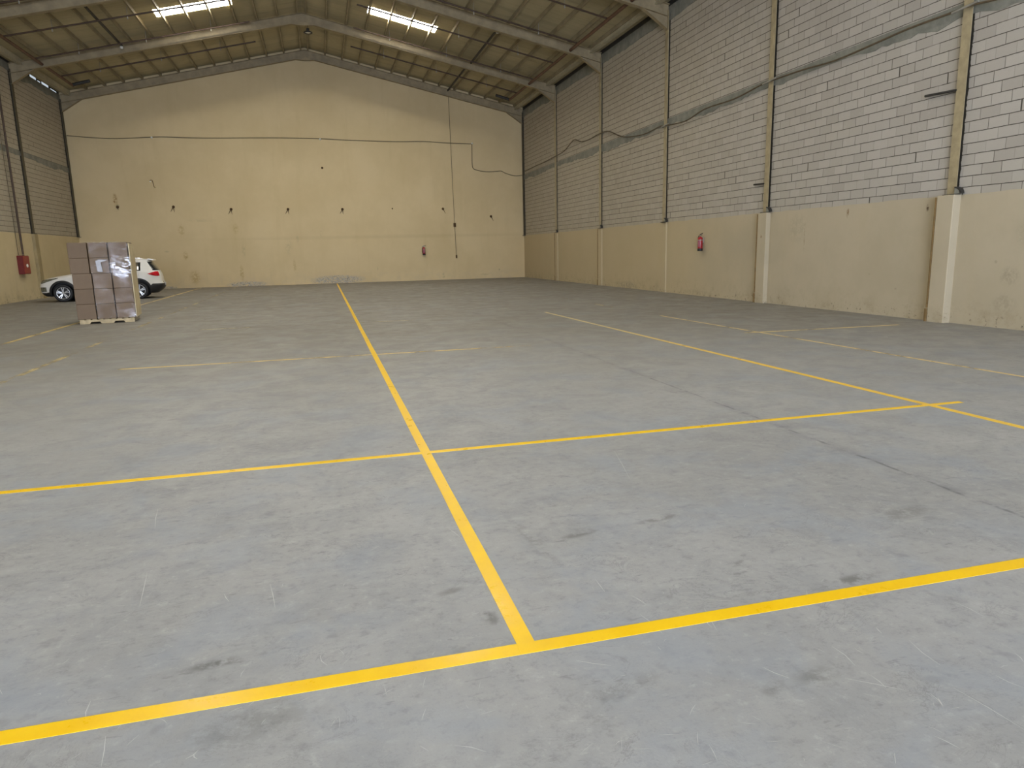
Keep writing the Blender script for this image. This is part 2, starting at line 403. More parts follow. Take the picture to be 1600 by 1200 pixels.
M = dict(
    floor=mat_floor(), back=mat_back(), dado=mat_dado(), dado_left=mat_dado(True), block=mat_block(), block_left=mat_block(True), conc=mat_beam_conc(), ceil=mat_ceiling(),
    steel=varied('tan_painted_steel', (.36,.295,.175), .5, 0, .15, 5), rafter=varied('dusty_tan_steel', (.29,.23,.135), .55, 0, .18, 2.5),
    purlin=varied('purlin_steel', (.30,.25,.155), .6, 0, .15, 2), eave=varied('cream_channel_steel', (.46,.41,.28), .5, 0, .12, 2),
    shaded_steel=varied('shaded_tan_steel', (.075,.06,.032), .55, 0, .2, 5), branch=varied('dark_brown_pipe', (.065,.038,.022), .45, 0, .2, 3), pipe=varied('red_brown_pipe', (.125,.062,.036), .5, 0, .2, 3), dark=varied('dark_steel', (.035,.032,.028), .55, 0, .3, 9),
    brownpaint=varied('brown_paint', (.22,.14,.055), .6, 0, .2, 6), cable=varied('brown_cable', (.11,.08,.045), .6, 0, .2, 9),
    rust=varied('rusty_iron', (.10,.055,.022), .8, .2, .4, 20), tanpaint=varied('tan_pilaster_paint', (.36,.285,.15), .7, 0, .12, 3), white=varied('white_plastic', (.72,.70,.62), .5, 0, .08, 8),
    galv=varied('dull_conduit', (.36,.34,.29), .45, .4, .15, 6),
    red=varied('red_enamel', (.33,.018,.022), .28, 0, .12, 6), red_shaded=varied('shaded_red_paint', (.16,.018,.016), .45, 0, .14, 4), red_lit=varied('lit_red_paint', (.30,.040,.028), .42, 0, .14, 4), black=varied('black_rubber', (.014,.014,.015), .5, 0, .2, 12),
    lab=varied('pale_label', (.32,.10,.13), .4, 0, .2, 14),
    wood=varied('pallet_pine', (.50,.40,.24), .75, 0, .22, 7), board=varied('pale_cardboard', (.62,.52,.32), .7, 0, .08, 3), carton=mat_carton(), film=mat_film(),
    paper=varied('white_paper', (.46,.46,.50), .4, 0, .08, 8),
    carwhite=varied('white_car_paint', (.76,.74,.70), .22, 0, .02, 3, .5), clad=varied('black_car_plastic', (.018,.018,.019), .55, 0, .15, 9),
    glass=varied('dark_car_glass', (.02,.024,.026), .06, 0, .1, 4, .6), tail=varied('red_lamp_lens', (.50,.012,.02), .12, 0, .3, 14, .6),
    alloy=varied('bright_alloy', (.50,.50,.50), .25, .85, .05, 5), lampg=varied('grey_lamp_glass', (.17,.17,.13), .15, .3, .5, 14, .6),
    chrome=varied('chrome', (.7,.7,.7), .15, 1, .05, 5), scratch=varied('pale_scratch', (.52,.52,.52), .7, 0, .05, 9),
    sky=mat_glow('skylight_sheet', (1.,.96,.85), 52.), daygap=None,
    tape=mat_tape('yellow_floor_tape', 0, 0.), tape_l=mat_tape('far_faded_yellow_floor_tape', 0, 'far'), tape_w=mat_tape('worn_yellow_floor_tape', .12, .40), tape_f=mat_tape('faded_yellow_floor_tape', .44, .80), tape_p=mat_tape('pale_yellow_floor_tape', .06, .62),
)

# ------------------------------------------------------------------ the setting
b = MB(); b.box(XL-.3, XR+.3, FRONT-.3, D+.3, -.2, 0)
fl = struct(b.build('floor', M['floor']), 'grey worn concrete warehouse floor')
# scratches in the floor surface (wear of the floor itself)
sm = MB(); rs = random.Random(3)
def px2floor(x, y):
    d = fwd + rt*((x-800)/FPX) + up*((600-y)/FPX)
    k = -H/d.z; return Vector((0,0,H))+d*k
def scr(p, q, w):
    d = (q-p); d.z = 0
    if d.length < 1e-4: return
    n = Vector((-d.y, d.x, 0)).normalized()*w
    mid = (p+q)/2 + n*rs.uniform(-6,6)
    pts = [p, mid, q]
    vs = []
    for i, a in enumerate(pts):
        ww = (.25,1,.25)[i]
        vs += [(a.x-n.x*ww, a.y-n.y*ww, .0006), (a.x+n.x*ww, a.y+n.y*ww, .0006)]
    sm.add(vs, [(0,1,3,2),(2,3,5,4)])
marks = [((247,795),(242,826)),((230,895),(218,948)),((350,928),(358,940)),((422,912),(430,950)),((165,1150),(158,1198)),((142,1095),(134,1130)),((500,1024),(512,1040)),
         ((310,1172),(290,1186)),((303,1178),(308,1186)),((1190,1042),(1234,1060)),((1300,1010),(1336,1040)),((1368,980),(1378,990)),((1455,1085),(1474,1105)),((1465,1090),(1473,1102)),((1460,1150),(1500,1170)),
         ((1555,1055),(1600,1075)),((1320,1060),(1420,1080)),((1490,940),(1540,965)),((930,905),(945,925)),((985,930),(1010,945)),((960,705),(985,750)),((1105,968),(1112,980)),((1585,1020),(1600,1035)),
         ((700,825),(722,842)),((900,1032),(955,1040)),((1420,1000),(1470,1040)),((1000,960),(1035,990)),((1100,950),(1120,985)),((1360,1055),(1385,1075)),((710,1165),(760,1175)),((1490,1075),(1600,1140))]
for (a, c) in marks: scr(px2floor(*a), px2floor(*c), .0016)
for k in range(150):
    x, y = rs.uniform(0,1600), rs.uniform(700,1200)
    p = px2floor(x, y); a = rs.gauss(.6,.8); L = rs.uniform(.015,.075)
    scr(p, p+Vector((math.cos(a)*L, math.sin(a)*L, 0)), rs.uniform(.0005,.0011))
so = sm.build('scratch_marks', M['scratch'], fl, fix=False); so['kind'] = 'stuff'

# back gable wall
b = MB()
gz = lambda x: roofz(x)
b.prism([(XL-.2,0),(XR+.2,0),(XR+.2,gz(XR+.2)),(0,gz(0)),(XL-.2,gz(XL-.2))], 'y', D, D+.2)
struct(b.build('wall_back', M['back']), 'cream painted gable wall with rust stains and peeling base')
# front gable wall with the open loading door
b = MB()
DX0, DX1, DH = -7.5, 7.5, 6.0
b.prism([(XL-.2,0),(DX0,0),(DX0,DH),(DX0,gz(DX0)),(XL-.2,gz(XL-.2))], 'y', FRONT-.2, FRONT)
b.prism([(DX1,0),(XR+.2,0),(XR+.2,gz(XR+.2)),(DX1,gz(DX1)),(DX1,DH)], 'y', FRONT-.2, FRONT)
b.prism([(DX0,DH),(DX1,DH),(DX1,gz(DX1)),(0,gz(0)),(DX0,gz(DX0))], 'y', FRONT-.2, FRONT)
struct(b.build('wall_front', M['dado']), 'cream end wall with the open loading doorway')

def side_wall(name, sx, xin, dado, z_top, band0, band1, top0, label):
    w = struct(empty(name), label)
    x_out = xin + sx*.22
    lo, hi = sorted((xin+sx*.02, x_out))
    b = MB(); b.box(lo, hi, FRONT, D, dado-.02, z_top); struct(b.build('blockwork', M['block' if sx > 0 else 'block_left'], w), 'pale grey concrete blocks')
    lo, hi = sorted((xin, x_out+sx*.02))
    b = MB(); 
    # plaster dado with a slightly uneven top edge
    rr = random.Random(5); ys = [FRONT+i*.35 for i in range(int((D-FRONT)/.35)+1)]+[D]
    vs = []; fs = []
    for y in ys:
        z = dado + rr.uniform(-.012,.012)
        vs += [(xin,y,0),(xin,y,z),(xin+sx*.035,y,z+.004)]
    for i in range(len(ys)-1):
        a = i*3; fs += [(a,a+3,a+4,a+1),(a+1,a+4,a+5,a+2)]
    b.add(vs, fs); struct(b.build('plaster_dado', M['dado' if sx > 0 else 'dado_left'], w, fix=True), 'cream plaster lower wall')
    # concrete ring beam, ragged lower edge where the grout ran
    def ragged(z0, z1, amp, seed, xoff):
        rr = random.Random(seed); vs = []; fs = []; off = 0.
        n = int((D-FRONT)/.16)
        for i in range(n+1):
            y = FRONT+(D-FRONT)*i/n
            off = .82*off + rr.uniform(-1,1)*amp
            za = z0+max(-.16,min(.07,off)); xa = xin+sx*(.02-xoff)
            vs += [(xa,y,za),(xa,y,z1),(xin+sx*.06,y,z1),(xin+sx*.06,y,za)]
        for i in range(n):
            a = i*4
            for j in range(4):
                fs.append((a+j, a+(j+1)%4, a+4+(j+1)%4, a+4+j))
        return MB().add(vs, fs)
    struct(ragged(band0, band1, .04, 11, .012).build('ring_beam', M['conc'], w), 'grey green concrete band between the block courses')
    struct(ragged(top0, z_top, .03, 12, .012).build('top_beam', M['conc'], w), 'dark concrete beam along the wall top')
    return w
side_wall('wall_right', 1, XR, DADO_R, 9.58, 5.70, 5.97, 9.18, 'pale blockwork wall over cream plaster on the right')
side_wall('wall_left', -1, XL, DADO_L, 9.69, 5.93, 6.19, 9.34, 'pale blockwork wall over cream plaster on the left')
# flashing closing the eaves (left side leaks daylight near the back corner)
b = MB(); b.box(XR+.05, XR+.09, FRONT, D, 9.5, roofz(XR+.07)+.02)
struct(b.build('trim_1', M['dark']), 'dark flashing at the right eaves')
b = MB()
b.box(XL-.05, XL-.032, FRONT, 36.75, 9.66, roofz(XL)+.02)
for (ya, yb) in [(37.55,37.72),(38.5,38.62),(39.0,39.12),(40.05,40.25),(41.1,D)]: b.box(XL-.05, XL-.032, ya, yb, 9.66, roofz(XL)+.02)
for (ya, yb) in [(36.75,37.55),(38.62,39.0),(40.25,41.1)]: b.box(XL-.05, XL-.032, ya, yb, 9.765, roofz(XL)+.02)
struct(b.build('trim_2', M['dark']), 'broken flashing letting daylight in at the left eaves')

# roof: two slopes with rectangular holes for the translucent sheets
SKY = [(sx, y) for y in (8.9, 20.87, 32.84) for sx in (-1,1)]  # the two nearer rows are out of view, added to light the hall
roof = MB()
for sx in (-1,1):
    xs = [0, 2.74, 5.66, 12.5 if sx > 0 else 11.90]; ys = [FRONT-.3]
    for y in (8.9, 20.87, 32.84): ys += [y-.45, y+.45]
    ys += [D+.3]
    for i in range(3):
        for j in range(len(ys)-1):
            hole = (i == 1 and j % 2 == 1)
            xa, xb, ya, yb = sx*xs[i], sx*xs[i+1], ys[j], ys[j+1]
            za, zb = roofz(xa), roofz(xb)
            q = [(xa,ya,za),(xb,ya,zb),(xb,yb,zb),(xa,yb,za)]; q2 = [(p[0],p[1],p[2]+.12) for p in q]
            if not hole:
                roof.add(q, [(0,1,2,3)]); roof.add(q2, [(3,2,1,0)])
            else:
                for k in range(4):
                    roof.add([q[k],q[(k+1)%4],q2[(k+1)%4],q2[k]], [(0,1,2,3)])
ceil = struct(roof.build('ceiling', M['ceil'], fix=False), 'tan insulated pitched roof lining')
for k, (sx, y) in enumerate(SKY):
    b = MB(); xa, xb = sx*2.74, sx*5.66
    b.hexa([(xa,y-.45,roofz(xa)+.03),(xb,y-.45,roofz(xb)+.03),(xb,y+.45,roofz(xb)+.03),(xa,y+.45,roofz(xa)+.03),
            (xa,y-.45,roofz(xa)+.05),(xb,y-.45,roofz(xb)+.05),(xb,y+.45,roofz(xb)+.05),(xa,y+.45,roofz(xa)+.05)])
    struct(b.build('window_%d' % (k+1), M['sky']), 'bright translucent roof sheet %s of the ridge' % ('left' if sx < 0 else 'right'))
# purlins
proto = None
for sx in (-1,1):
    for k in range(14):
        x = sx*(.16+.87*k)
        b = MB(); z = roofz(x)
        w = .014
        b.box(x-w, x+w, FRONT, D, z-.145, z-.004)
        b.box(x-w, x+w+.04, FRONT, D, z-.155, z-.145) if sx > 0 else b.box(x-w-.04, x+w, FRONT, D, z-.155, z-.145)
        o = b.build('purlin', M['purlin'], ceil); o['kind'] = 'structure'
# eave struts along both wall tops
for sx, xx in ((1, 11.55), (-1, -11.43)):
    b = MB(); z = roofz(xx)
    b.box(xx-.05, xx+.05, FRONT, D, z-.26, z-.02); b.box(xx-.09, xx+.09, FRONT, D, z-.28, z-.26)
    o = b.build('eave_strut', M['eave'], ceil); o['kind'] = 'structure'; o['label'] = 'cream steel channel along the eaves'

# pilasters below the right and left columns
def pilaster(k, sx, xin, yc, zt, w, p, strip, label):
    b = MB(); lo, hi = sorted((xin-sx*p, xin+sx*.03))
    b.rbox(lo, hi, yc-w/2, yc+w/2, -.02, zt, .012)
    o = struct(b.build('trim_%d' % k, M['dado' if sx > 0 else 'tanpaint']), label)
    if strip:
        b = MB(); lo, hi = sorted((xin-sx*(p+.012), xin-sx*(p-.05)))
        b.box(lo, hi, yc+w/2, yc+w/2+.03, .28, zt-.03); b.box(lo-.01, hi, yc+w/2, yc+w/2+.05, .0, .26)
        s = struct(b.build('corner_strip', M['brownpaint'], o), 'brown strip down the pilaster edge')
for i in range(1, 7):
    pilaster(2+i, 1, XR, Y0-S*i+.02, DADO_R, .39, (0,.05,.06,.05,.13,.17,.17)[i], i in (1,2,4,5), 'cream plaster pilaster under a right wall column')
for i in range(1, 4):
    pilaster(8+i, -1, XL, Y0-S*i+.02, DADO_L, .39, .12, False, 'cream plaster pilaster under a left wall column')

# ------------------------------------------------------------------ steel frames
ORD = ['', 'second', 'third', 'fourth', 'fifth', 'sixth']
def column(sx, xin, yc, z0, z1, label, base=True, mat='steel'):
    t = empty('steel_column', (xin-sx*.03, yc, z0)); tag(t, label, 'column', 'steel columns along the side walls')
    hgt = z1-z0; X = lambda a: -sx*a         # a: distance towards the room
    def bx(b, a0, a1, y0, y1, za, zb):
        lo, hi = sorted((X(a0), X(a1))); b.box(lo, hi, y0, y1, za, zb)
    b = MB(); bx(b, .012, .026, -.1, .1, 0, hgt); bx(b, -.06, .012, -.006, .006, 0, hgt); bx(b, -.075, -.06, -.1, .1, 0, hgt)
    b.build('shaft', M[mat], t)
    b = MB(); bx(b, -.07, .09, -.14, .14, 0, .014)
    b.build('base_plate', M['dark'], t)
    if base:
        # rounded dark gusset at the foot, camera side
        arc = lambda r: [(-.105-r*1.15*math.cos(PI/2*k/8), .014+r*math.sin(PI/2*k/8)) for k in range(9)]
        lo, hi = sorted((X(.0), X(.07)))
        b = MB(); b.prism([(-.105,.014)]+arc(.105), 'x', lo, hi); b.build('mortar_fillet', M['conc'], t)
        lo, hi = sorted((X(-.01), X(.075)))
        o_, i_ = arc(.135), arc(.106); b = MB()
        for k in range(8):
            p = [o_[k], o_[k+1], i_[k+1], i_[k]]
            b.prism(p, 'x', lo, hi)
        b.build('strap', M['dark'], t)
    return t
RZ_B = lambda x: 11.90 - SL*abs(x)     # underside of rafter
RZ_T = lambda x: 12.29 - SL*abs(x)     # top of rafter
def rod(t, za, dy, zb, r):
    b = MB(); b.tube([(-.012,.09,za-DADO_R),(-.012,dy,zb-DADO_R)], r, 8); o = b.build('rod', M['dark'], t); o['label'] = 'black steel rod sticking out sideways'
wallname = {1: 'right', -1: 'left'}
for sx, xin, z0, rng in ((1, XR, DADO_R, range(0,7)), (-1, XL, DADO_L, range(0,4))):
    for i in rng:
        if i == 0: lb = 'thin tan steel column standing in the back corner at the %s wall' % wallname[sx]
        elif i == 1: lb = 'tan steel column of the %s wall nearest the back corner column' % wallname[sx]
        elif i < 6 and sx == 1: lb = 'tan steel column on the blockwork, %s from the back corner along the right wall' % ORD[i]
        else: lb = 'tan steel column of the %s wall out near the camera side' % wallname[sx] if i > 3 else 'tan steel column, %s from the back corner along the %s wall' % (ORD[i], wallname[sx])
        if i == 5: lb = 'widest looking tan steel column, nearest the camera on the right blockwork'
        cl_ = column(sx, xin, Y0-S*i, z0+(.001 if i else .001), 9.45, lb, base=(i > 0 and sx == 1), mat='steel' if (sx == 1 and i > 0) else 'shaded_steel')  # left and corner columns: tan steel darkened, shade put into the colour
        if sx == 1 and i == 5: rod(cl_, 4.415, .84, 4.455, .024)
        if sx == 1 and i == 4: rod(cl_, 3.255, .60, 3.27, .022)
def frame(i, label):
    y = Y0-S*i
    t = empty('roof_rafter', (0, y, 0)); tag(t, label, 'roof beam', 'steel rafters under the roof')
    for sx in (-1,1):
        xe = (XR-.02) if sx > 0 else -(XL+.02)
        b = MB()
        def slab(za, zb, w, x0=.0, x1=xe):
            A = [(sx*x0,-w,za(x0)),(sx*x1,-w,za(x1)),(sx*x1,w,za(x1)),(sx*x0,w,za(x0))]
            Bq = [(sx*x0,-w,zb(x0)),(sx*x1,-w,zb(x1)),(sx*x1,w,zb(x1)),(sx*x0,w,zb(x0))]
            b.hexa(A+Bq)
        slab(lambda x: RZ_B(x), lambda x: RZ_B(x)+.014, .10)
        slab(lambda x: RZ_T(x)-.014, lambda x: RZ_T(x), .10)
        slab(lambda x: RZ_B(x)+.014, lambda x: RZ_T(x)-.014, .008)
        b.build('rafter_arm', M['rafter'], t)
        # haunch at the column
        b = MB(); xh = xe-.95
        poly = [(sx*xh, RZ_B(xh)),(sx*xe, RZ_B(xe)),(sx*xe, RZ_B(xe)-.42)]
        b.prism(poly, 'y', -.010, .010)
        b.hexa([(sx*xh,-.09,RZ_B(xh)-.012),(sx*xe,-.09,RZ_B(xe)-.432),(sx*xe,.09,RZ_B(xe)-.432),(sx*xh,.09,RZ_B(xh)-.012),
                (sx*xh,-.09,RZ_B(xh)),(sx*xe,-.09,RZ_B(xe)-.418),(sx*xe,.09,RZ_B(xe)-.418),(sx*xh,.09,RZ_B(xh))])
        b.build('haunch', M['rafter'], t)
    b = MB(); b.prism([(-.45,RZ_B(.45)-.012),(0,RZ_B(0)-.14),(.45,RZ_B(.45)-.012),(.45,RZ_B(.45)+.02),(0,RZ_B(0)+.02),(-.45,RZ_B(.45)+.02)], 'y', -.09, .09)
    b.build('apex_plate', M['rafter'], t)
    return t
FL = ['dusty tan steel rafter lying along the top of the back wall', 'dusty tan steel rafter with the pendant lamp hanging under it',
      'dusty tan steel rafter, second one out from the back wall rafter', 'dusty tan steel rafter, third one out, its end above the right wall']
for i in range(4): frame(i, FL[i])

# ------------------------------------------------------------------ sprinkler pipework
PZ = lambda x: 12.10 - SL*abs(x)
def pipework(sx, label):
    t = empty('sprinkler_pipework', (sx*10.62, 30, PZ(10.62))); tag(t, label, 'pipe', 'sprinkler pipework under the roof')
    o0 = t.location
    L = lambda p: (p[0]-o0[0], p[1]-o0[1], p[2]-o0[2])
    xm = sx*10.62
    b = MB(); b.tube([L((xm,14.,PZ(xm)-.06)), L((xm,39.15,PZ(xm)-.06))], .065, 10); b.build('main_pipe', M['pipe'], t)
    b = MB(); b.tube([L((xm,39.05,PZ(xm)-.05)), L((sx*9.85,39.05,PZ(9.85)-.02))], .075, 10); b.build('end_pipe', M['dark'], t)
    for y in (37.6, 34.6, 31.55, 28.5, 25.4, 22.4, 19.4, 16.4):
        xs = [10.62,2.2]
        b = MB(); b.tube([L((sx*10.62,y,PZ(10.62))), L((sx*2.2,y,PZ(2.2)))], .034, 8); br = b.build('branch_pipe', M['branch'], t)
        for x in (9.0, 6.4, 3.8):
            h = MB()
            h.tube([L((sx*x,y,PZ(x)-.09)), L((sx*x,y,roofz(x)-.02))], .010, 5)
            h.lathe([(.0,-.12),(.03,-.11),(.02,-.07),(.025,-.03),(.025,.0)], L((sx*x,y,PZ(x))), seg=8)
            h.build('hanger', M['galv'], br)
    return t
pipework(-1, 'red brown sprinkler pipes under the left roof slope, main pipe above the left wall')
pipework(1, 'red brown sprinkler pipes under the right roof slope, main pipe above the right wall')

# conduits with small white fittings along a purlin
def conduit(x, ya, yb, label, end):
    t = empty('ceiling_conduit', (x, ya, roofz(x)-.25)); tag(t, label, 'conduit', 'dark conduits along the purlins')
    b = MB(); b.tube([(0,0,.0),(0,yb-ya,.0)], .05, 8); b.build('tube', M['dark'], t)
    b = MB(); b.lathe([(0,-.14),(.06,-.13),(.07,-.06),(.05,-.02),(.0,-.01)], (0,end-ya,-.02), seg=10); b.build('sensor', M['white'], t)
conduit(7.62, 35.6, 41.15, 'dark conduit with a white sensor above the right end of the back wall', 35.75)
conduit(7.68, 29.65, 35.15, 'dark conduit with a white sensor between the two rafters on the right', 29.9)
conduit(-7.48, 29.65, 35.15, 'dark conduit running along the left roof slope below the left bright roof sheet', 35.1)

# pendant lamp under the ridge
t = empty('pendant_lamp', (.22, Y0-S-.05, 11.46)); tag(t, 'small dark round pendant lamp hanging under the ridge of the roof', 'lamp')
b = MB(); b.lathe([(.06,.10),(.19,.03),(.20,.0),(.18,-.015),(.14,.0),(.05,.06)], (0,0,0), seg=24); b.build('shade', M['dark'], t)
b = MB(); b.lathe([(.0,-.005),(.10,.0),(.13,.02),(.05,.05)], (0,0,0), seg=20); b.build('diffuser', M['white'], t)
b = MB(); b.lathe([(.03,.20),(.07,.18),(.07,.08),(.06,.07)], (0,0,0), seg=14); b.build('housing', M['dark'], t)
b = MB(); b.tube([(0,0,.19),(0,0,.36)], .008, 6); b.build('cord', M['dark'], t)

# ------------------------------------------------------------------ yellow floor lines
def line(a, c, w, mat, label, seg=1.0):
    A, B = Vector((*a,0)), Vector((*c,0)); d = B-A; n = max(2, int(d.length/seg)); nn = Vector((-d.y,d.x,0)).normalized()
    rr = random.Random(len(label)*7+int(a[0]*10)); vs = []; fs = []
    for i in range(n+1):
        p = A+d*(i/n); e1 = w/2+rr.uniform(-.002,.002); e2 = w/2+rr.uniform(-.002,.002)
        vs += [(p-nn*e1)+Vector((0,0,.0)), (p-nn*e1)+Vector((0,0,line.z)), (p+nn*e2)+Vector((0,0,line.z)), (p+nn*e2)]
    for i in range(n):
        k = i*4
        for j in range(3): fs.append((k+j,k+j+1,k+j+5,k+j+4))
    b = MB().add(vs, fs); o = b.build('floor_line', M[mat])
    tag(o, label, 'floor marking', 'yellow lines on the floor'); return o
line.z = .0012
# cross lines (left to right)
line((-6.2,2.53), (6.4,2.515), .082, 'tape', 'bright yellow line crossing the floor nearest the camera from edge to edge')
line((-6.2,5.515), (6.15,5.50), .068, 'tape', 'second bright yellow line crossing the floor from the left edge to the long right line')
line.z = .0014
line((-3.0,11.42), (3.4,11.42), .062, 'tape_w', 'thin worn yellow cross line across the middle of the floor')
line((7.55,11.42), (10.9,11.30), .08, 'tape_p', 'pale yellow cross line running toward the right wall below a pilaster')
line((-3.2,17.1), (2.2,17.02), .075, 'tape_f', 'faint pale cross line on the floor in front of the back wall')
line((-9.6,22.7), (-6.9,22.6), .08, 'tape_f', 'faint pale cross line on the floor left of the carton pallet')
line((-10.6,29.6), (-8.6,29.6), .08, 'tape_f', 'pale cross line on the floor in front of the white car')
line((-5.9,41.33), (-.7,41.33), .07, 'tape_p', 'pale yellow line lying along the foot of the back wall')
line.z = .0018
# long lines (towards the back wall)
line((.715,2.49), (.865,40.9), .076, 'tape', 'bright yellow line running from the nearest cross line to the back wall')
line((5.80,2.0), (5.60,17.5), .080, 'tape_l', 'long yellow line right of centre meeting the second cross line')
line((7.99,4.5), (7.74,15.2), .055, 'tape_p', 'thin pale yellow long line, the one nearest the right wall')
line((7.74,18.0), (7.80,22.5), .07, 'tape_f', 'short faint yellow line far away near the right wall')
line((-6.17,14.5), (-6.25,41.0), .10, 'tape_p', 'worn pale yellow long line passing under the carton pallet to the back wall')
line((-4.25,10.2), (-4.40,40.5), .09, 'tape_f', 'faded yellow long line just right of the carton pallet')

# ------------------------------------------------------------------ pallet and cartons
PRZ = math.radians(6.8)
PO = Vector((-5.36, 20.1, 0))          # middle of the front edge on the floor
pt = empty('wooden_pallet', PO, PRZ); tag(pt, 'low pale wooden pallet on the floor under the stack of cartons', 'pallet')
PW = .62
def stringer(y):
    prof = [(-PW,.0),(-PW+.22,.0),(-PW+.25,.05),(-PW+.45,.05),(-PW+.48,.0),(PW-.48,.0),(PW-.45,.05),(PW-.25,.05),(PW-.22,.0),(PW,.0),(PW,.095),(-PW,.095)]
    return MB().prism(prof, 'y', y-.022, y+.022)
for y in (.022, .55, 1.08): stringer(y).build('stringer', M['wood'], pt)
for k in range(9):
    x = -PW+.05+k*(2*PW-.1)/8
    MB().rbox(x-.05, x+.05, 0, 1.1, .096, .116, .003).build('deck_board', M['wood'], pt)
rows = ['top', 'second', 'third', 'fourth', 'bottom']; cols = ['left', 'middle', 'right']
ct, st_ = math.cos(PRZ), math.sin(PRZ)
def pl2w(x, y, z): return Vector((PO.x+x*ct-y*st_, PO.y+x*st_+y*ct, z))
rr = random.Random(4)
CW, CHt, CD = .435, .384, 1.12
def carton_mesh(w, d, h, seed):
    r2 = random.Random(seed); b = MB()
    b.rbox(-w/2, w/2, 0, d, 0, h, .008)
    # flap crease at front
    return b
cm = None
for r in range(5):
    for c in range(3):
        b = carton_mesh(CW-.014, CD, CHt-.004, r*3+c)
        o = b.build('carton', M['carton'])
        lean = -.012*(4-r) if c == 0 else -.010*(4-r)
        x = (c-1)*.444 + rr.uniform(-.004,.004) + (-.02 if r < 2 else .0)
        o.location = pl2w(x, -.02+rr.uniform(-.006,.006), .117+(4-r)*CHt)
        o.rotation_euler = (0, 0, PRZ+rr.uniform(-.006,.006))
        rl = ('%s row from the top' % rows[r]) if 0 < r < 4 else '%s row' % rows[r]
        ex = ' with a paper pouch beside it' if False else ''
        tag(o, 'brown carton in the %s and %s column of the pallet stack' % (rl, cols[c]), 'carton', 'cartons stacked on the pallet')
        if r < 4:
            pass
TOPZ = .117+5*CHt
# pale sheet on the right side of the stack
b = MB(); b.rbox(0, .022, .02, 1.08, 0, TOPZ-.16, .004)
o = b.build('cardboard_sheet', M['board']); o.location = pl2w(.664, 0, .125); o.rotation_euler = (0,0,PRZ)
tag(o, 'tall pale cardboard sheet covering the right side of the carton stack', 'cardboard sheet')
# stretch film: a crumpled skin around the front and right side
def film():
    from mathutils import noise
    b = MB(); nu, nv = 80, 130; vs = []; fs = []
    path = [(-.21,-.045),(.69,-.045),(.715,-.02),(.715,1.1)]
    seg = [(.90),(.045),(1.12)]; tot = sum(seg)
    for j in range(nv+1):
        z = .13+(TOPZ+.004-.13)*j/nv
        for i in range(nu+1):
            s = tot*i/nu
            if s < seg[0]: p = Vector((path[0][0]+s, -.045, 0)); n = Vector((0,-1,0))
            elif s < seg[0]+seg[1]:
                k = (s-seg[0])/seg[1]; p = Vector((.69+.025*k, -.045+.025*k, 0)); n = Vector((.7,-.7,0))
            else: p = Vector((.715, -.02+(s-seg[0]-seg[1]), 0)); n = Vector((1,0,0))
            q = Vector((s*2.2, z*5+s*1.3, 1.3)); k2 = .35+.65*max(0,min(1,(s-.25)/.5))*(1 if z > .9 else .55); a = (noise.noise(q)*.6+(1-abs(noise.noise(q*2.1))*2)*.5+(1-abs(noise.noise(q*4.3))*2)*.10)*k2
            p = p+n*(max(-.5,a)*.030+.016); vs.append((p.x,p.y,z))
    for j in range(nv):
        for i in range(nu):
            a = j*(nu+1)+i; fs.append((a,a+1,a+nu+2,a+nu+1))
    b.add(vs, fs, True); return b
o = film().build('stretch_film', M['film'], fix=False); o.location = PO; o.rotation_euler = (0,0,PRZ)
tag(o, 'clear shiny wrinkled stretch film around the right part of the carton stack', 'plastic film')
# paper pouch
t = empty('document_pouch', pl2w(.0, -.112, 1.46), PRZ); tag(t, 'crumpled white paper pouch stuck on the film in front of the cartons', 'document pouch')
b = MB(); b.hexa([(-.065,0,-.15),(.045,0,-.16),(.05,.008,-.16),(-.065,.008,-.15),(-.085,-.004,.12),(.02,-.012,.14),(.02,0,.14),(-.075,.004,.12)]); b.build('sheet', M['paper'], t)
b = MB(); b.hexa([(-.02,-.016,.07),(.13,-.006,.105),(.13,.002,.105),(-.02,-.004,.07),(-.03,-.014,.15),(.18,-.006,.135),(.18,.002,.135),(-.03,-.002,.15)]); b.build('flap', M['paper'], t)

# ------------------------------------------------------------------ the white car
def lerp(tab, z):
    for (a, va), (c, vc) in zip(tab, tab[1:]):
        if z <= c: return va+(vc-va)*max(0,(z-a))/(c-a)
    return tab[-1][1]
FX = [(.22,2.02),(.30,2.12),(.42,2.20),(.60,2.22),(.74,2.19),(.84,2.12),(.90,1.98),(.95,1.78),(1.0,1.50),(1.05,1.18),(1.09,.98),(1.2,.78),(1.35,.50),(1.5,.18),(1.57,-.02),(1.61,-.30),(1.635,-.7)]
RX = [(.22,-1.95),(.34,-2.12),(.46,-2.21),(.62,-2.22),(.70,-2.17),(.85,-2.16),(1.0,-2.13),(1.1,-2.08),(1.2,-2.02),(1.35,-1.91),(1.5,-1.80),(1.57,-1.80),(1.61,-1.5),(1.635,-1.1)]
HW = [(.22,.84),(.30,.89),(.5,.922),(.8,.925),(.95,.905),(1.05,.88),(1.1,.865),(1.2,.825),(1.35,.765),(1.5,.70),(1.57,.65),(1.61,.56),(1.635,.35)]
def surf(th, z, off=0.):
    a0, a1, w = lerp(FX,z), lerp(RX,z), lerp(HW,z)
    cx, a = (a0+a1)/2, (a0-a1)/2
    n = 4.6 if z < 1.1 else 4.2
    c, s = math.cos(th), math.sin(th)
    x = cx+(a+off)*math.copysign(abs(c)**(2/n), c); y = (w+off)*math.copysign(abs(s)**(2/n), s)
    return (x, y, z)
TH = []
N = 96
for i in range(N):    # denser at corners
    TH.append(2*PI*(i+.5)/N)
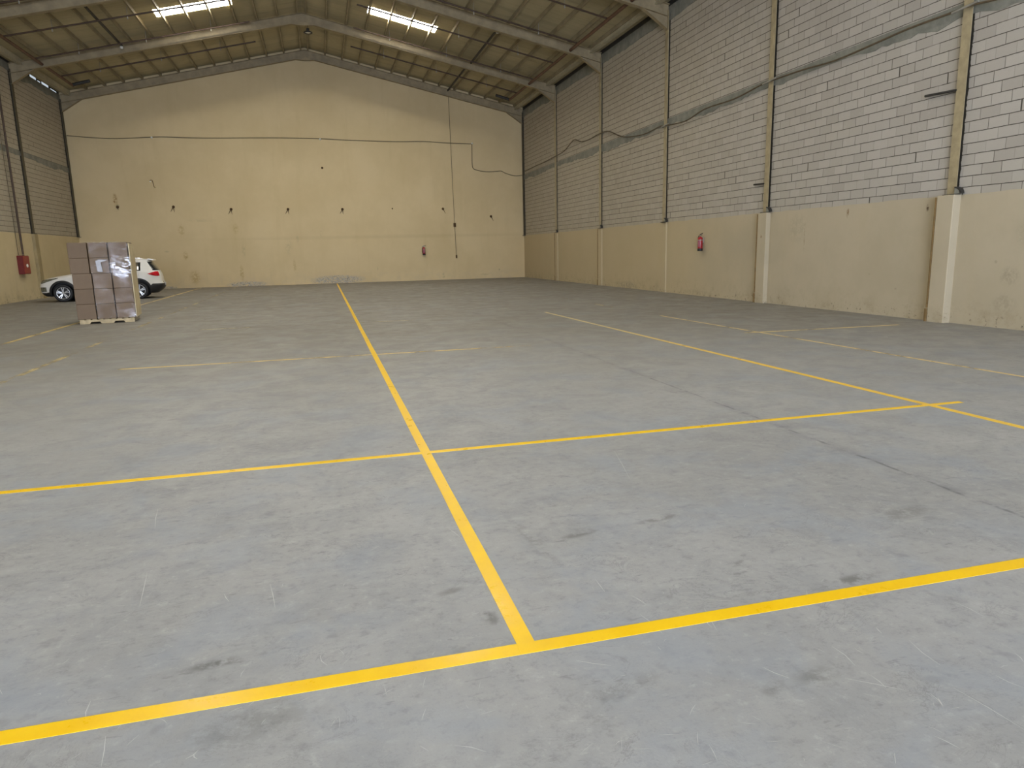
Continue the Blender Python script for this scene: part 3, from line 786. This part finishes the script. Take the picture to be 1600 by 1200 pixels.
def loft(zs, off=0., cap=True, ztop=None):
    b = MB(); vs = []; fs = []
    for z in zs: vs += [surf(t, z, off) for t in TH]
    n = len(zs)
    for j in range(n-1):
        for i in range(N): fs.append((j*N+i, j*N+(i+1)%N, (j+1)*N+(i+1)%N, (j+1)*N+i))
    if cap: fs.append(tuple(range(N))[::-1]); fs.append(tuple((n-1)*N+i for i in range(N)))
    return b.add(vs, fs, True)
WX = (1.36, -1.30); WR = .345
chead = math.atan2(-.32, -2.73)
hd = Vector((math.cos(chead), math.sin(chead), 0)); lf = Vector((-hd.y, hd.x, 0))
# front near wheel's outer contact seen at (-9.82, 31.36)
cpos = Vector((-9.80,31.37,0)) - hd*WX[0] - lf*.88
car = empty('car', cpos, chead); tag(car, 'white compact SUV parked behind the carton pallet', 'car')
zs = [.22,.26,.30,.36,.42,.5,.6,.66,.72,.78,.84,.87,.90,.93,.96,1.0,1.03,1.06,1.09,1.14,1.2,1.28,1.36,1.44,1.5,1.54,1.57,1.595,1.615,1.628,1.635]
body = loft(zs).build('body', M['carwhite'], car)
def arch_cut(o):
    import bmesh
    cut = []
    for x in WX:
        for sy in (1,-1):
            bmc = MB(); bmc.lathe([(.0,0),(.405,0),(.405,.5),(.0,.5)], (x, .55 if sy > 0 else -1.05, WR+.01), 'y', 40, False)
            c = bmc.build('cutter', M['clad'], car); cut.append(c)
    for c in cut:
        md = o.modifiers.new('b', 'BOOLEAN'); md.operation = 'DIFFERENCE'; md.object = c; md.solver = 'EXACT'
    bpy.context.view_layer.update()
    dg = bpy.context.evaluated_depsgraph_get()
    me = bpy.data.meshes.new_from_object(o.evaluated_get(dg)); o.modifiers.clear(); o.data = me
    for c in cut: bpy.data.objects.remove(c, do_unlink=True)
    # dark well faces
    me.materials.clear(); me.materials.append(o_mat[o.name]); me.materials.append(M['clad'])
    for p in me.polygons:
        p.material_index = 0
        cx, cy, cz = p.center
        for x in WX:
            r = math.hypot(cx-x, cz-(WR+.01))
            if r < .407 and abs(cy) < .90 and abs(cy) > .54 : 
                nr = p.normal
                if abs(r-.405) < .03 or abs(abs(cy)-.55) < .02: p.material_index = 1; p.use_smooth = False
o_mat = {body.name: M['carwhite']}
arch_cut(body)
# black lower cladding, higher at the rear bumper
def cladding():
    b = MB(); vs = []; fs = []; n = 6
    for j in range(n+1):
        for t in TH:
            x0 = surf(t,.4)[0]
            zt = .40 + .20*max(0,min(1,(-x0-1.62)/.12)) - .03*max(0,min(1,(x0-1.8)/.15))
            z = .215+(zt-.215)*j/n
            vs.append(surf(t, z, .014 if 0 < j < n else .002))
    for j in range(n):
        for i in range(N): fs.append((j*N+i, j*N+(i+1)%N, (j+1)*N+(i+1)%N, (j+1)*N+i))
    fs.append(tuple(range(N))[::-1]); fs.append(tuple(n*N+i for i in range(N)))
    return b.add(vs, fs, True)
cl = cladding().build('lower_cladding', M['clad'], car); o_mat[cl.name] = M['clad']; arch_cut(cl)
for x in WX:
    for sy in (1,-1):
        b = MB(); vs = []; fs = []; n = 28
        for i in range(n+1):
            a = -.20*PI/2 + (PI+.4*PI/2)*i/n
            for (r, dy) in ((.398,-.05),(.398,.022),(.43,.028),(.475,.022),(.485,.0),(.485,-.05)):
                xx = x+r*math.cos(a); zz = max(.2, WR+.01+r*math.sin(a))
                # body side at this point
                yb = lerp(HW, zz); 
                a0, a1 = lerp(FX,zz), lerp(RX,zz); u = abs((xx-(a0+a1)/2)/((a0-a1)/2)); u = min(u,.999)
                yb *= (1-u**4.6)**(1/4.6)
                vs.append((xx, sy*(yb+dy-.004), zz))
        for i in range(n):
            for k in range(6): fs.append((i*6+k, i*6+(k+1)%6, i*6+6+(k+1)%6, i*6+6+k))
        fs.append(tuple(range(6))); fs.append(tuple(n*6+k for k in range(6)))
        b.add(vs, fs, True).build('arch_trim', M['clad'], car)
def wheel(x, sy):
    yc = sy*.80; w = .11
    t = MB(); 
    t.lathe([(.235,-w*.9),(.30,-w),(.335,-w*.85),(.345,-w*.5),(.345,w*.5),(.335,w*.85),(.30,w),(.235,w*.9),(.225,0),(.235,-w*.9)], (0,0,0), 'y', 36)
    wo = t.build('wheel', M['black'], car, (x, yc, WR))
    r = MB(); yo = sy*w*.55
    r.lathe([(.238,-.015),(.240,.03*1),(.225,.035),(.205,.02),(.205,-.06)], (0,yo if sy > 0 else yo-.02,0), 'y', 36)
    for k in range(10):
        a = 2*PI*(k//2)/5 + (.17 if k % 2 else -.17) + .3
        ca, sa = math.cos(a), math.sin(a); n = (-sa, ca)
        def P(rad, hw, dy): return [(ca*rad+n[0]*h_*hw, yo+dy, sa*rad+n[1]*h_*hw) for h_ in (-1,1)]
        i0 = P(.04,.018,sy*.0); i1 = P(.04,.018,sy*.02); o0 = P(.222,.015,sy*.0); o1 = P(.222,.015,sy*.03)
        r.hexa([i0[0],o0[0],o0[1],i0[1],i1[0],o1[0],o1[1],i1[1]])
    r.lathe([(.0,sy*.03),(.045,sy*.026),(.055,.0),(.055,-.02)], (0,yo,0), 'y', 16)
    r.build('rim', M['alloy'], wo)
    d = MB(); d.lathe([(.0,0),(.21,0)], (0,yo-sy*.05,0), 'y', 28); d.build('brake_disc', M['clad'], wo)
for x in WX:
    for sy in (1,-1): wheel(x, sy)
def patch(name, mat, fn, nu, nv, off, th=.012, parent=None):
    # fn(u,v) -> (theta, z); raised panel with rim
    b = MB(); vs = []; fs = []
    for j in range(nv+1):
        for i in range(nu+1):
            t, z = fn(i/nu, j/nv); vs.append(surf(t, z, off))
    base = len(vs)
    for j in range(nv+1):
        for i in range(nu+1):
            t, z = fn(i/nu, j/nv); vs.append(surf(t, z, off-th))
    for j in range(nv):
        for i in range(nu): a = j*(nu+1)+i; fs.append((a,a+1,a+nu+2,a+nu+1)); fs.append((base+a,base+a+nu+1,base+a+nu+2,base+a+1))
    ed = [j*(nu+1) for j in range(nv+1)]; ed2 = [j*(nu+1)+nu for j in range(nv+1)]
    for e in (ed, ed2, list(range(nu+1)), [nv*(nu+1)+i for i in range(nu+1)]):
        for p, q in zip(e, e[1:]): fs.append((p,q,base+q,base+p))
    return b.add(vs, fs, True).build(name, mat, parent or car)
for s in (1,-1):
    T = lambda t, s=s: s*t
    # theta per (x,z): invert numerically for placement
    def th_at(x, z):
        a0, a1 = lerp(FX,z), lerp(RX,z); c = (x-(a0+a1)/2)/((a0-a1)/2); c = max(-1,min(1,c)); n = 4.6 if z < 1.1 else 4.2
        return math.acos(math.copysign(abs(c)**(n/2), c))
    # headlamp: long swept back shape
    def head(u, v, s=s):
        x = 2.10-.62*u; zlo = .72+.20*u; zhi = .865+.075*u; z = zlo+(zhi-zlo)*v
        return (s*th_at(min(x, lerp(FX,z)-.02), z), z)
    patch('headlamp', M['lampg'], head, 12, 5, .008)
    def fog(u, v, s=s):
        z = .42+.17*v; x = 2.14-.22*u; return (s*th_at(min(x, lerp(FX,z)-.012), z), z)
    f = patch('fog_lamp', M['lampg'], fog, 8, 4, .010)
    def tail(u, v, s=s):
        t0 = th_at(-1.66, 1.0); t1 = PI-.40; zlo = 1.0-.10*math.sin(min(1,u*1.1)*PI*.62); zhi = 1.005+.085*math.sin(min(1,u*1.3)*PI*.55); z = zlo+(zhi-zlo)*v
        return (s*(t0+(t1-t0)*u), z)
    patch('tail_lamp', M['tail'], tail, 14, 5, .012)
    def wing(u, v, s=s):
        z = 1.13+.34*v; x0, x1 = .62-.5*v, -1.42-.02*v
        if u > .8: z = 1.13+.34*v-(0 if v < .5 else 0)
        return (s*th_at(x0+(x1-x0)*u, z), z)
    patch('side_window', M['glass'], wing, 24, 8, .004)
    b = MB(); b.tube([(.1,s*.60,1.60),(.05,s*.60,1.64),(-1.35,s*.57,1.64),(-1.42,s*.57,1.60)], .016, 6); b.build('roof_rail', M['chrome'], car)
    b = MB(); b.rbox(.62, .80, min(s*.88,s*1.02), max(s*.88,s*1.02), 1.10, 1.22, .03); b.build('side_mirror', M['carwhite'], car)
def rearw(u, v):
    z = 1.13+.36*v; k = .36+.06*v
    c = PI-.74+1.48*u
    return (c, z)
patch('rear_window', M['glass'], rearw, 16, 8, .004)
def wsh(u, v):
    z = 1.12+.40*v; return (-.75+1.5*u, z)
patch('windscreen', M['glass'], wsh, 16, 8, .004)
def gr(u, v): return (-.12+.24*u, .62+.14*v)
patch('grille', M['clad'], gr, 10, 4, .006)
def pl_(u, v): return (PI-.10+.20*u, .64+.0*v+.11*v)
patch('number_plate', M['paper'], lambda u, v: (PI-.03+.06*u, .50+.11*v), 6, 3, .022)
b = MB(); b.hexa([(-1.70,-.56,1.575),(-1.92,-.54,1.535),(-1.92,.54,1.535),(-1.70,.56,1.575),(-1.70,-.56,1.615),(-1.92,-.54,1.56),(-1.92,.54,1.56),(-1.70,.56,1.615)])
b.build('rear_spoiler', M['carwhite'], car)
patch('rear_trim', M['chrome'], lambda u, v: (PI-.75+.68*u if False else PI-.30+.24*u, .655+.03*v), 10, 2, .012)

# ------------------------------------------------------------------ fire fighting equipment
def extinguisher(loc, rz, label):
    t = empty('fire_extinguisher', loc, rz); tag(t, label, 'fire extinguisher', 'fire extinguishers on the walls')
    # local: wall at +x, front towards -x
    b = MB(); b.lathe([(.0,.07),(.078,.07),(.080,.08),(.080,.38),(.076,.405),(.058,.43),(.034,.445),(.026,.46),(.0,.46)], (0,0,0), seg=28); cyl = b.build('cylinder', M['red'], t)
    b = MB(); vs = []; fs = []
    for j in range(2):
        for i in range(11):
            a = PI-.95+1.9*i/10; vs.append((.0815*math.cos(a), .0815*math.sin(a), .13+.20*j))
    for i in range(10): fs.append((i,i+1,i+12,i+11))
    b.add(vs, fs, True); b.build('label_panel', M['lab'], cyl)
    b = MB(); b.lathe([(.0,.0),(.080,.0),(.084,.01),(.084,.075),(.078,.08)], (0,0,0), seg=28); b.build('base', M['black'], t)
    b = MB(); b.lathe([(.024,.455),(.024,.49),(.016,.50),(.0,.50)], (0,0,0), seg=14); b.box(-.02,.02,-.03,.03,.485,.51); b.build('valve', M['chrome'], t)
    b = MB(); b.hexa([(-.012,-.13,.545),(.012,-.13,.545),(.012,.02,.51),(-.012,.02,.51),(-.012,-.13,.56),(.012,-.13,.56),(.012,.02,.53),(-.012,.02,.53)])
    b.hexa([(-.01,-.11,.50),(.01,-.11,.50),(.01,.02,.488),(-.01,.02,.488),(-.01,-.11,.512),(.01,-.11,.512),(.01,.02,.50),(-.01,.02,.50)]); b.build('handle', M['black'], t)
    b = MB(); b.tube([(0,.03,.495),(-.01,.07,.48),(-.02,.10,.42),(-.02,.108,.30),(-.02,.104,.2),(-.02,.10,.14)], [.011,.011,.011,.011,.014,.019], 8); b.build('hose', M['black'], t)
    b = MB(); b.box(.078,.115,-.03,.03,.25,.42); b.lathe([(.083,.33),(.086,.33),(.086,.355),(.083,.355)], (0,0,0), seg=24); b.build('wall_bracket', M['galv'], t)
    return t
extinguisher((XR-.115, 20.65, 1.455), 0, 'red fire extinguisher with black base hanging on the right cream wall')
extinguisher((5.89, D-.115, 1.46), PI/2, 'small looking red fire extinguisher on the cream back wall')
# hose cabinet on the left wall
t = empty('fire_hose_cabinet', (XL, 33.5, 1.09)); tag(t, 'red fire hose cabinet on the left wall behind the pallet', 'hose cabinet')
b = MB(); b.rbox(0, .215, -.31, .31, 0, .75, .008); b.build('case', M['red_shaded'], t)  # same red throughout: case darkened as the shaded side, door lightened as lit
b = MB(); b.rbox(.214, .235, -.295, .295, .02, .73, .006); dr = b.build('door', M['red_lit'], t)
b = MB(); b.lathe([(.0,.03),(.06,.028),(.075,.012),(.075,.0)], (.235,.0,.34), 'x', 18); b.build('handle', M['white'], dr)
b = MB(); b.tube([(.10,.12,.75),(.10,.12,.80)], .045, 10); b.build('inlet', M['pipe'], t)
# riser pipe feeding it
t = tag(MB().tube([(XL+.10,33.62,1.895),(XL+.10,33.62,9.35)], .04, 10).build('riser_pipe', M['branch']), 'dark red vertical pipe rising from the hose cabinet', 'pipe')
t = tag(MB().tube([(XL+.03,33.35,1.86),(XL+.03,33.33,5),(XL+.03,33.36,9.2)], .012, 6).build('wall_cable', M['cable']), 'thin vertical cable on the left wall beside the red pipe', 'cable')

# ------------------------------------------------------------------ cables
def smooth_path(pts, n=4):
    pts = [Vector(p) for p in pts]; out = []
    for i in range(len(pts)-1):
        p0, p1, p2, p3 = pts[max(i-1,0)], pts[i], pts[i+1], pts[min(i+2,len(pts)-1)]
        for k in range(n):
            u = k/n
            out.append(.5*((2*p1)+(p2-p0)*u+(2*p0-5*p1+4*p2-p3)*u*u+(3*p1-p0-3*p2+p3)*u**3))
    out.append(pts[-1]); return out
yb = D-.03
t = empty('wall_cable', (0,D,7.75)); tag(t, 'long brown cable strung across the cream back wall from corner to corner', 'cable')
P = [(-11.8,7.76),(-10.8,7.69),(-9.9,7.655),(-8.9,7.69),(-7.91,7.76),(-7.2,7.78),(-6,7.755),(-4.6,7.77),(-3.4,7.80),(-1.5,7.835),(.49,7.83),(1.5,7.79),(2.5,7.77),(4.6,7.74),(6.1,7.78),(7.5,7.72),(8.94,7.69)]
b = MB(); b.tube(smooth_path([(x,-.03,z-7.75) for x, z in P]), .018, 6); b.build('cable_run', M['cable'], t)
P = [(8.94,7.69),(8.935,7.2),(8.93,6.6),(8.97,6.36),(9.12,6.26),(9.5,6.18),(9.9,6.15),(10.35,6.18),(10.65,6.20),(10.9,6.08),(11.3,5.96),(11.6,5.93),(11.93,5.97)]
b = MB(); b.tube(smooth_path([(x,-.03,z-7.75) for x, z in P]), .018, 6); b.build('cable_drop', M['cable'], t)
for (x, z) in [(-7.91,7.74),(.49,7.80),(8.96,7.72)]:
    b = MB(); b.lathe([(.0,-.06),(.05,-.055),(.055,0)], (x,0,z-7.75), 'y', 10); b.build('clip', M['white'], t)
t = empty('drop_cable', (7.7,D,10)); tag(t, 'thin straight vertical cable with a small box on the right of the back wall', 'cable')
b = MB(); b.tube([(-.03,-.066,.27),(.01,-.066,-3.2),(.06,-.066,-6.87),(.10,-.066,-8.66)], .012, 6); b.build('cable_run', M['cable'], t)
b = MB(); b.rbox(.0,.14,-.085,-.002,-6.97,-6.74,.01); b.build('junction_box', M['rust'], t)
b = MB(); b.rbox(.07,.15,-.085,-.002,-8.76,-8.58,.01); b.build('end_box', M['rust'], t)
# swag cable on the right wall
P = [(40.6,6.10),(38.5,6.16),(37.3,6.17),(35.3,6.23),(33.7,6.32),(32.4,6.62),(31.4,6.40),(30.4,6.35),(29.4,6.40),(28.3,6.36),(27.2,6.02),(26.3,5.83),(24.9,5.71),(23.6,5.77),(23.2,5.73),(21.8,5.64),(20.6,5.79),(19.0,5.76),(17.6,5.87),(17.3,5.87),(16,5.84),(14.8,5.77),(13.6,5.81),(12.7,5.85),(11.7,5.84),(11.25,5.84),(10.5,5.76),(9.4,5.75),(8,5.8)]
t = empty('wall_cable', (XR,20,5.9)); tag(t, 'dark sagging cable looped along the concrete band of the right wall', 'cable')
b = MB(); b.tube(smooth_path([(-.11,y-20,z-5.9) for y, z in P]), .020, 6); b.build('cable_run', M['cable'], t)
for (y, z) in [(23.2,5.74),(17.3,5.87),(11.35,5.84)]:
    b = MB(); b.tube([(-.13,y+.28-20,z-5.9-.02),(-.13,y-.28-20,z-5.9+.02)], .022, 6); b.build('sleeve', M['galv'], t)

# ------------------------------------------------------------------ anchors left in the back wall
HK = [(-9.9,4.27),(-7.24,4.26),(-4.40,4.12),(-1.47,4.10),(1.44,4.08),(4.21,4.10),(7.12,4.07),(9.97,3.62)]
HL_ = ['leftmost of the rusty anchors in the back wall, above the pallet', 'second rusty anchor from the left in the back wall row', 'third rusty anchor from the left in the back wall row',
       'fourth rusty anchor from the left in the back wall row', 'fifth rusty anchor from the left in the back wall row', 'sixth and smallest rusty anchor in the back wall row',
       'rusty anchor in the back wall row just left of the vertical cable', 'rightmost rusty anchor in the back wall, lower than its row']
for k, ((x, z), lb) in enumerate(zip(HK, HL_)):
    t = empty('wall_anchor', (x, D, z)); tag(t, lb, 'anchor', 'rusty anchors in the back wall')
    sc = .55 if k == 5 else 1.
    b = MB(); b.lathe([(.0,-.08*sc),(.055*sc,-.07*sc),(.075*sc,0)], (0,0,0), 'y', 9); b.build('bolt', M['rust'], t)
    if k != 5:
        b = MB()
        legs = [(-.16,-.26),(.03,-.28)] if k in (1,2,3,4) else [(.14,-.27)]
        if k == 0: legs = [(.03,-.16)]
        for (dx, dz) in legs: b.tube([(0,-.03,0),(dx*.6,-.02,dz*.6),(dx,-.012,dz)], [.026,.014,.006], 6)
        b.build('tie_wire', M['rust'], t)
t = empty('wall_hook', (-8.1,D,5.45)); tag(t, 'small bent metal hook bracket high on the back wall above the row of anchors', 'hook')
b = MB(); b.tube(smooth_path([(-.12,-.03,.10),(-.10,-.05,.16),(-.02,-.05,.16),(.01,-.04,.08),(.03,-.03,-.1),(.06,-.02,-.2)]), .014, 6); b.build('rod', M['rust'], t)
b = MB(); b.lathe([(0,-.05),(.035,-.045),(.04,0)], (-.12,0,.10), 'y', 10); b.build('rosette', M['white'], t)
b = MB(); b.tube([(.06,-.02,-.2),(.12,-.02,-.2)], .012, 6); b.build('foot', M['rust'], t)
tag(MB().lathe([(.0,-.09),(.035,-.085),(.04,-.01),(.06,0)], (.5,D,6.3), 'y', 10).build('wall_bolt', M['rust']), 'small dark bolt alone on the middle of the back wall', 'bolt')
# ------------------------------------------------------------------ light
def area(name, loc, rot, sx, sy, power, col):
    l = bpy.data.lights.new(name, 'AREA'); l.shape = 'RECTANGLE'; l.size = sx; l.size_y = sy; l.energy = power; l.color = col
    o = bpy.data.objects.new(name, l); COL.objects.link(o); o.location = loc; o.rotation_euler = rot; return o
# daylight entering through the open loading doorway behind the photographer
area('doorway_daylight', (0, FRONT-.05, DH/2), (PI/2, 0, 0), DX1-DX0, DH, 6400, (.735,.825,1.))
w = bpy.data.worlds.new('world'); SC.world = w; w.use_nodes = True
bg = w.node_tree.nodes['Background']; bg.inputs[0].default_value = (.75,.85,.95,1); bg.inputs[1].default_value = .7

SC.view_settings.view_transform = 'Standard'; SC.view_settings.look = 'None'
SC.view_settings.gamma = 1; SC.view_settings.use_curve_mapping = False
SC.view_settings.exposure = 0.
